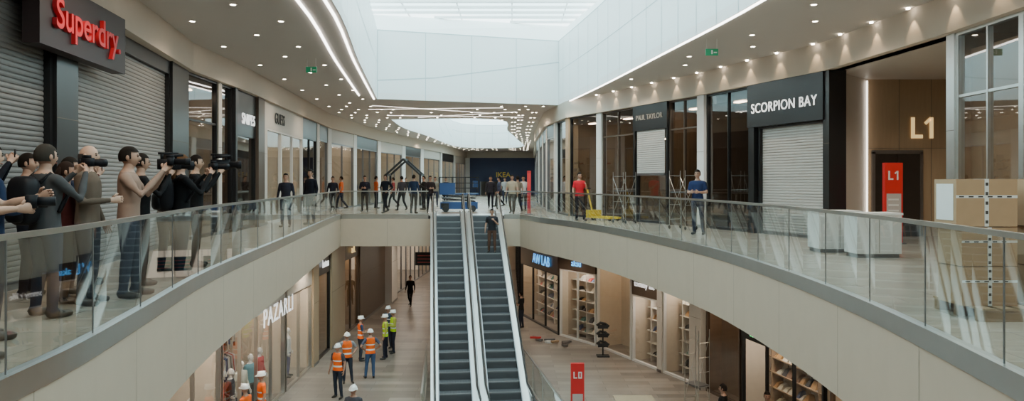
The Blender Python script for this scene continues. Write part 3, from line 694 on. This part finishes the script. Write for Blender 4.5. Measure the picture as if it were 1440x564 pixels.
# ------------------------------------------------------------------ escalators
e=bpy.data.objects.new('escalator_pair',None); COL.objects.link(e)
RUN=9.7; PATH=[(1.5,0),(0,0),(-RUN,L0),(-RUN-1.6,L0)]
def strip(o,x0,x1,za,zb,m,path=PATH):
    vs=[]
    for y,z in path: vs+=[(x0,y,z+za),(x1,y,z+za),(x1,y,z+zb),(x0,y,z+zb)]
    fs=[]
    for i in range(len(path)-1):
        for j in range(4): fs.append((i*4+j,i*4+(j+1)%4,(i+1)*4+(j+1)%4,(i+1)*4+j))
    k=(len(path)-1)*4; fs+=[(0,1,2,3),(k,k+3,k+2,k+1)]
    o.add(vs,fs,m)
STEP=mat('step_aluminium',(.17,.175,.185),.45,.4,var=.1); STEPR=mat('step_riser',(.085,.088,.095),.5,.4)
ESC=mat('escalator_cladding',(.60,.60,.59),.3,.7,var=.04)
NOSE=mat('step_nose',(.30,.31,.32),.4,.5)
for k in range(2):
    x0=k*1.535
    PD=[(.5,0),(0,0),(-RUN,L0),(-RUN-1.2,L0)]
    o=MB('truss'); strip(o,x0+.02,x0+1.50,-1.0,-.38,ESC,[(0,0),(-RUN+.6,L0+.35)]); o.obj(parent=e)
    o=MB('decks'); 
    strip(o,x0+.0,x0+.235,-.38,.12,ESC,PD); strip(o,x0+1.285,x0+1.52,-.38,.12,ESC,PD)
    strip(o,x0+.235,x0+.26,-.2,.22,STEELD,PD); strip(o,x0+1.26,x0+1.285,-.2,.22,STEELD,PD); o.obj(parent=e)
    o=MB('glass_sides')
    for xx in (x0+.12,x0+1.40):
        for (a,b) in zip(PD,PD[1:]): o.quad((xx,a[0],a[1]+.12),(xx,b[0],b[1]+.12),(xx,b[0],b[1]+.86),(xx,a[0],a[1]+.86),GLASS)
    o.obj(parent=e)
    o=MB('handrails')
    for xx in(x0+.12,x0+1.40):
        path=[]
        for a in range(-90,91,20): path.append((xx,.62+.31*math.cos(math.radians(a)),.60+.31*math.sin(math.radians(a))))
        path+=[(xx,0,.91),(xx,-RUN,L0+.91),(xx,-RUN-1.2,L0+.91)]
        for a in range(70,-91,-20): path.append((xx,-RUN-1.3-.31*math.cos(math.radians(a)),L0+.60+.31*math.sin(math.radians(a))))
        o.tube(path,[(.042,.03)]*len(path),RUBBER,8)
        for q in (-.03,.03): o.tube([(xx+q,0,.865),(xx+q,-RUN,L0+.865),(xx+q,-RUN-1.2,L0+.865)],.014,STEEL,6)
    o.obj(True,parent=e)
    o=MB('steps'); ns=24; dy=RUN/24.24; dz=dy*5.6/RUN
    for i in range(ns):
        y=-i*dy; z=-i*dz
        o.box(x0+.265,x0+1.255,y-dy,y+.02,z-.03,z,STEP)
        for g in range(24): 
            gx=x0+.28+g*.0405; o.box(gx,gx+.018,y-dy+.02,y,z,z+.012,STEPR)
        o.box(x0+.265,x0+1.255,y-dy,y-dy+.02,z-dz,z-.03,STEPR)
        o.box(x0+.265,x0+1.255,y-dy,y-dy+.022,z-.004,z+.013,NOSE)
    o.box(x0+.2,x0+1.3,0,1.5,-.02,.012,STEEL); o.box(x0+.2,x0+1.3,-RUN-1.6,-RUN+.2,L0,L0+.015,STEEL); o.obj(parent=e)
e.location=(-3.5,32.05,0); e.rotation_euler=(0,0,math.atan(.11))
person('pedestrian',-.80,29.85,-1.373,175,(.02,.02,.024),(.09,.05,.035),1.74,arm='phone',armR='stand')
for xa,ya,xb,yb in((-3.15,27.6,-2.55,21.0),(.45,26.5,1.45,19.8)):
    o=MB('landing_guard'); o.beam((xa,ya,L0+.04),(xb,yb,L0+.04),.08,.08,STEEL); o.beam((xa,ya,L0+1.08),(xb,yb,L0+1.08),.05,.04,STEEL)
    o.quad((xa,ya,L0+.08),(xb,yb,L0+.08),(xb,yb,L0+1.06),(xa,ya,L0+1.06),GLASS)
    for t in(0,.25,.5,.75,1): x=xa+(xb-xa)*t;y=ya+(yb-ya)*t; o.beam((x,y,L0),(x,y,L0+1.06),.03,.03,STEEL)
    o.obj()

# ------------------------------------------------------------------ furniture / equipment
PRN=mat('box_print',(.04,.03,.025),.6)
def cbox(x,y,z,w,d,h,rot=0,label=False):
    o=MB('cardboard_box'); o.M=Matrix.Translation((x,y,z))@Matrix.Rotation(math.radians(rot),4,'Z')
    o.box(-w/2,w/2,-d/2,d/2,0,h,CARD); o.box(-w/2-.001,w/2+.001,-d/2-.002,-d/2,h*.60,h*.66,TAPE); o.box(-w/2,w/2,-.004,.004,h,h+.003,JOINT)
    o.box(-.022,.022,-d/2-.003,d/2+.003,h*.0,h+.002,TAPE)
    for k in range(5): o.box(-.014,.014,-d/2-.005,-d/2-.003,h*(.06+.2*k),h*(.13+.2*k),PRN)
    k=-w/2+.03
    while k<w/2-.1: o.box(k,k+.05,-d/2-.004,-d/2-.002,h*.615,h*.645,PRN); k+=.1
    if label: o.box(-w/2-.006,-w/2-.001,-d/2+.05,d/2-.05,h*.12,h*.9,mat('label_white',(.7,.69,.66),.5))
    o.obj()
def pallet(x,y):
    o=MB('wooden_pallet'); o.M=Matrix.Translation((x,y,0))
    for i in range(6): o.box(-.6+i*.21,-.6+i*.21+.14,-.45,.45,.12,.14,WOODL)
    for yy in(-.42,-.05,.32): o.box(-.6,.6,yy,yy+.1,.0,.12,SHELFW)
    o.obj()
pallet(5.45,8.15)
cbox(5.04,8.1,.142,.58,.45,.41); cbox(5.04,8.1,.56,.60,.42,.41,2); cbox(5.02,8.1,.98,.64,.42,.50,-1,True)
cbox(5.86,8.1,.142,.66,.5,.41); cbox(5.86,8.1,.56,.66,.5,.41,-2); cbox(5.86,8.15,.98,.72,.5,.50,2)
def counter(x,y,w,d,h,z=0,rot=0,top=WOODL):
    o=MB('reception_counter'); o.M=Matrix.Translation((x,y,z))@Matrix.Rotation(math.radians(rot),4,'Z')
    o.box(-w/2+.03,w/2-.03,-d/2+.03,d/2-.03,0,.08,STEELD); o.box(-w/2,w/2,-d/2,d/2,.08,h-.04,WHITE); o.box(-w/2-.02,w/2+.02,-d/2-.02,d/2+.02,h-.04,h,top)
    o.box(-.004,.004,-d/2-.003,-d/2,.1,h-.06,JOINT); o.obj()
counter(6.72,15.6,.85,.6,.86,0,0,WHITE); counter(7.0,14.5,.85,.55,.86,0,0,WHITE); counter(X(895,19.3),19.6,1.0,.7,1.35,L0)
def lift(x,y,rot):
    o=MB('scissor_lift'); o.M=Matrix.Translation((x,y,0))@Matrix.Rotation(math.radians(rot),4,'Z')
    o.box(-.9,.9,-.38,.38,.14,.48,BLUE); o.box(-.88,-.5,-.40,.40,.2,.42,BLACKM)
    for sx in(-.65,.65):
        for sy in(-.4,.4): o.tube([(sx,sy-.06,.16),(sx,sy+.06,.16)],.16,RUBBER,14)
    for k in range(2):
        z=.5+k*.16
        for sy in(-.3,.3): o.beam((-.8,sy,z),(.8,sy,z+.15),.05,.06,STEELD); o.beam((.8,sy,z),(-.8,sy,z+.15),.05,.06,BLACKM)
    o.box(-.95,.95,-.4,.4,.84,.9,BLUE); o.box(-.95,-.2,-.41,-.39,.9,1.4,BLUE)
    for z in(1.15,1.4,1.68):
        for sy in(-.38,.38): o.beam((-.93,sy,z),(.93,sy,z),.035,.035,BLACKM)
        for sx in(-.93,.93): o.beam((sx,-.38,z),(sx,.38,z),.035,.035,BLACKM)
    for sx in(-.93,-.3,.3,.93):
        for sy in(-.38,.38): o.beam((sx,sy,.9),(sx,sy,1.7),.035,.035,BLACKM)
    o.box(.7,.92,-.2,.2,1.2,1.5,BLUE); o.obj()
lift(X(645,36.5),36.5,8)
o=MB('gable_kiosk'); kx=X(567,46); ky=46
for yy in(0,1.6):
    pts=[(kx-1.05,ky+yy,0),(kx-1.05,ky+yy,1.9),(kx,ky+yy,2.85),(kx+1.05,ky+yy,1.9),(kx+1.05,ky+yy,0)]
    for a,b in zip(pts,pts[1:]): o.beam(a,b,.12,.12,BLACKM)
for px_,pz in((-1.05,1.9),(0,2.85),(1.05,1.9),(-1.05,.05),(1.05,.05)): o.beam((kx+px_,ky,pz),(kx+px_,ky+1.6,pz),.12,.12,BLACKM)
o.box(kx-1,kx+1,ky+.0,ky+.5,0,1.05,WHITE); o.box(kx-1.03,kx+1.03,ky-.05,ky+.55,1.05,1.1,WOODL); o.obj()
o=MB('pallet_jack'); o.M=Matrix.Translation((X(838,28.6),28.6,0))@Matrix.Rotation(math.radians(35),4,'Z')
o.box(-.28,-.12,-1.1,0,.08,.15,YEL); o.box(.12,.28,-1.1,0,.08,.15,YEL); o.box(-.28,.28,0,.25,.08,.38,YEL)
o.beam((0,.2,.3),(0,.5,1.15),.04,.04,YEL); o.tube([(-.18,.52,1.2),(.18,.52,1.2)],.022,RUBBER,8); o.tube([(-.06,.15,.09),(.06,.15,.09)],.09,RUBBER,12)
for sx in(-.2,.2): o.tube([(sx-.04,-1.0,.045),(sx+.04,-1.0,.045)],.045,RUBBER,10)
o.obj()
def scaffold(x,y,z0,rot,h=2.1,w=.7,l=1.1,r=.014,pl=.62):
    o=MB('scaffold_tower'); o.M=Matrix.Translation((x,y,z0))@Matrix.Rotation(math.radians(rot),4,'Z')
    for sx in(-l/2,l/2):
        for sy in(-w/2,w/2): o.tube([(sx,sy,.06),(sx,sy,h)],r,STEEL,6); o.sphere((sx,sy,.06),(.05,.03,.06),RUBBER,8,6)
        z=.3
        while z<h: o.tube([(sx,-w/2,z),(sx,w/2,z)],r*.7,STEEL,6); z+=.45
    for sy in(-w/2,w/2):
        o.tube([(-l/2,sy,.3),(l/2,sy,h-.2)],r*.7,STEEL,6); o.tube([(l/2,sy,.3),(-l/2,sy,h-.2)],r*.7,STEEL,6)
    o.box(-l/2,l/2,-w/2,w/2,h*pl,h*pl+.04,STEELD); o.obj()
scaffold(X(955,23.4),22.9,0,-60,1.8,.45,.7,.011); scaffold(X(878,26.4),26.4,0,-60,1.8,.45,.7,.011)
scaffold(5.75,23.2,L0,-60,2.5,.45,.6,.013,.3)
o=MB('display_stand')
o.M=Matrix.Translation((at(RW0,30.6).x-.1-.5,30.2,L0)); o.tube([(0,0,0),(0,0,1.3)],.03,BLACKM,8); o.box(-.25,.25,-.2,.2,0,.04,BLACKM)
for z in(.5,.9,1.25): o.tube([(-.25,0,z),(-.1,.05,z+.10),(.1,.05,z+.06),(.25,0,z-.05)],.05,BLACKM,8); o.box(-.2,.2,-.08,.08,z-.12,z+.02,BLACKM)
o.obj()
o=MB('construction_material_pile')
rp=random.Random(4)
for i in range(12):
    xx=1.2+rp.random()*1.2; yy=33.9-(xx-1.2)*1.2+rp.random()*.4-.9; a=rp.uniform(0,3); zz=L0+.04+.06*(i%3); o.beam((xx,yy,zz),(xx+.5*math.cos(a),yy+.25*math.sin(a),zz),.12,.08,rp.choice([CARD,WHITE,STEELD,RED]))
o.obj()
def exitsign(x,y):
    o=MB('exit_sign'); o.box(x-.15,x+.15,y-.02,y+.02,HC-.40,HC-.24,mat('exit_green',(.01,.16,.07),.4,emit=.1,ecol=(.05,.8,.35))); o.box(x-.02,x+.02,y-.022,y-.02,HC-.37,HC-.27,WHITE); o.box(x+.04,x+.12,y-.022,y-.02,HC-.345,HC-.315,WHITE)
    o.beam((x-.12,y,HC-.24),(x-.12,y,HC),.01,.01,STEEL); o.beam((x+.12,y,HC-.24),(x+.12,y,HC),.01,.01,STEEL); o.obj()
exitsign(X(1001,18),18); exitsign(X(438,20.8),20.8)

# ------------------------------------------------------------------ downlights
def inside(p,poly):
    c=False
    for i in range(len(poly)):
        a=poly[i];b=poly[i-1]
        if (a[1]>p[1])!=(b[1]>p[1]) and p[0]<(b[0]-a[0])*(p[1]-a[1])/(b[1]-a[1])+a[0]: c=not c
    return c
o=MB('recessed_downlights')
y=1.0;row=0
while y<82:
    lx=at(LW,y).x+.45; rx=at(RW,y).x-.45
    pos=[lx+.3,lx+1.1,lx+2.2,rx-.3,rx-1.1,rx-2.2]
    if y>34.5: pos+=[-6,-4,-2,0,1.2]
    for i,x in enumerate(pos):
        xx=x+(.35 if row%2 else 0)
        if not(lx<xx<rx) or inside((xx,y),SKY1) or inside((xx,y),SKY2) or inside((xx+.3,y),SKY1) or inside((xx-.3,y),SKY1): continue
        if (i+row)%2 and y<34: continue
        o.tube([(xx,y,HC-.012),(xx,y,HC-.004)],.055,LEDW,8); o.tube([(xx,y,HC-.008),(xx,y,HC-.001)],.085,WHITE,10)
    y+=1.5;row+=1
o.obj()
def spotlamp(x,y,z,e,ang=130,col=(1,.83,.63),size=.12,name='downlight',blend=.8):
    l=bpy.data.lights.new(name,'SPOT'); l.energy=e; l.spot_size=math.radians(ang); l.spot_blend=blend; l.color=col; l.shadow_soft_size=size
    ob=bpy.data.objects.new(name,l); ob.location=(x,y,z); COL.objects.link(ob)
for y in (3,7,11,16,21,26,31):
    spotlamp(at(LW,y).x+1.4,y,HC-.05,260,150); spotlamp(at(RW,y).x-1.4,y,HC-.05,260,150)
for y in (36,42,50,60,72):
    spotlamp(-6.9 if y>40 else -6,y,HC-.05,330,150); spotlamp(.9,y,HC-.05,330,150)
spotlamp(-2.5,37.5,HC-.05,400,150); spotlamp(10.5,16.5,4.1,240,150)
o=MB('wall_washer_fixtures')
for yy in [7,8.3,9.6,10.9,12.2,13.5,14.8,16.1,17.4,18.7,20,21.2,22.4,23.6,24.8,26,27.2,28.4,29.6]:
    p=at(RW,yy); q=at(RW,yy+.1); d=(q-p).normalized(); nn=Vector((-d.y,d.x)); c=p+nn*.30
    o.tube([(c.x,c.y,HC-.03),(c.x,c.y,HC)],.04,LEDW,8)
    spotlamp(c.x,c.y,HC-.05,30,66,(1,.76,.46),.01,'wall_washer',.5)
o.obj()
o=MB('recessed_downlights')
for (x,y) in [(-6.2,y) for y in range(6,34,2)]+[(x,y) for y in range(34,58,3) for x in(-6,-3.5,-1)]+[(at(RW0,y).x-1.2,y) for y in range(6,34,2)]:
    if not inside((x,y),VOID): o.tube([(x,y,-HS-.012),(x,y,-HS-.002)],.07,LEDW,8)
o.obj()
for x,y in((-6.4,14),(-6.9,20),(-7.1,27),(-5.5,36),(-2,36),(-5.5,43),(-2.5,45),(-4,54),(6.8,13),(6.4,18),(5.6,23),(3.9,27.5),(1.8,32.5),(-.8,40)):
    spotlamp(x,y,-HS-.05,250,150,(1,.84,.65),.15,'downlight_lower')

# ------------------------------------------------------------------ world, camera
w=bpy.data.worlds.new('World'); scene.world=w; w.use_nodes=True
bg=w.node_tree.nodes['Background']; bg.inputs[0].default_value=(.77,.94,.965,1); bg.inputs[1].default_value=6.0
cd=bpy.data.cameras.new('camera'); cd.sensor_width=36; cd.lens=26.25; cd.shift_y=-26/1440; cd.clip_end=300; cd.clip_start=.05
co=bpy.data.objects.new('camera',cd); co.location=(0,0,1.45); co.rotation_euler=(math.pi/2,0,0); COL.objects.link(co); scene.camera=co
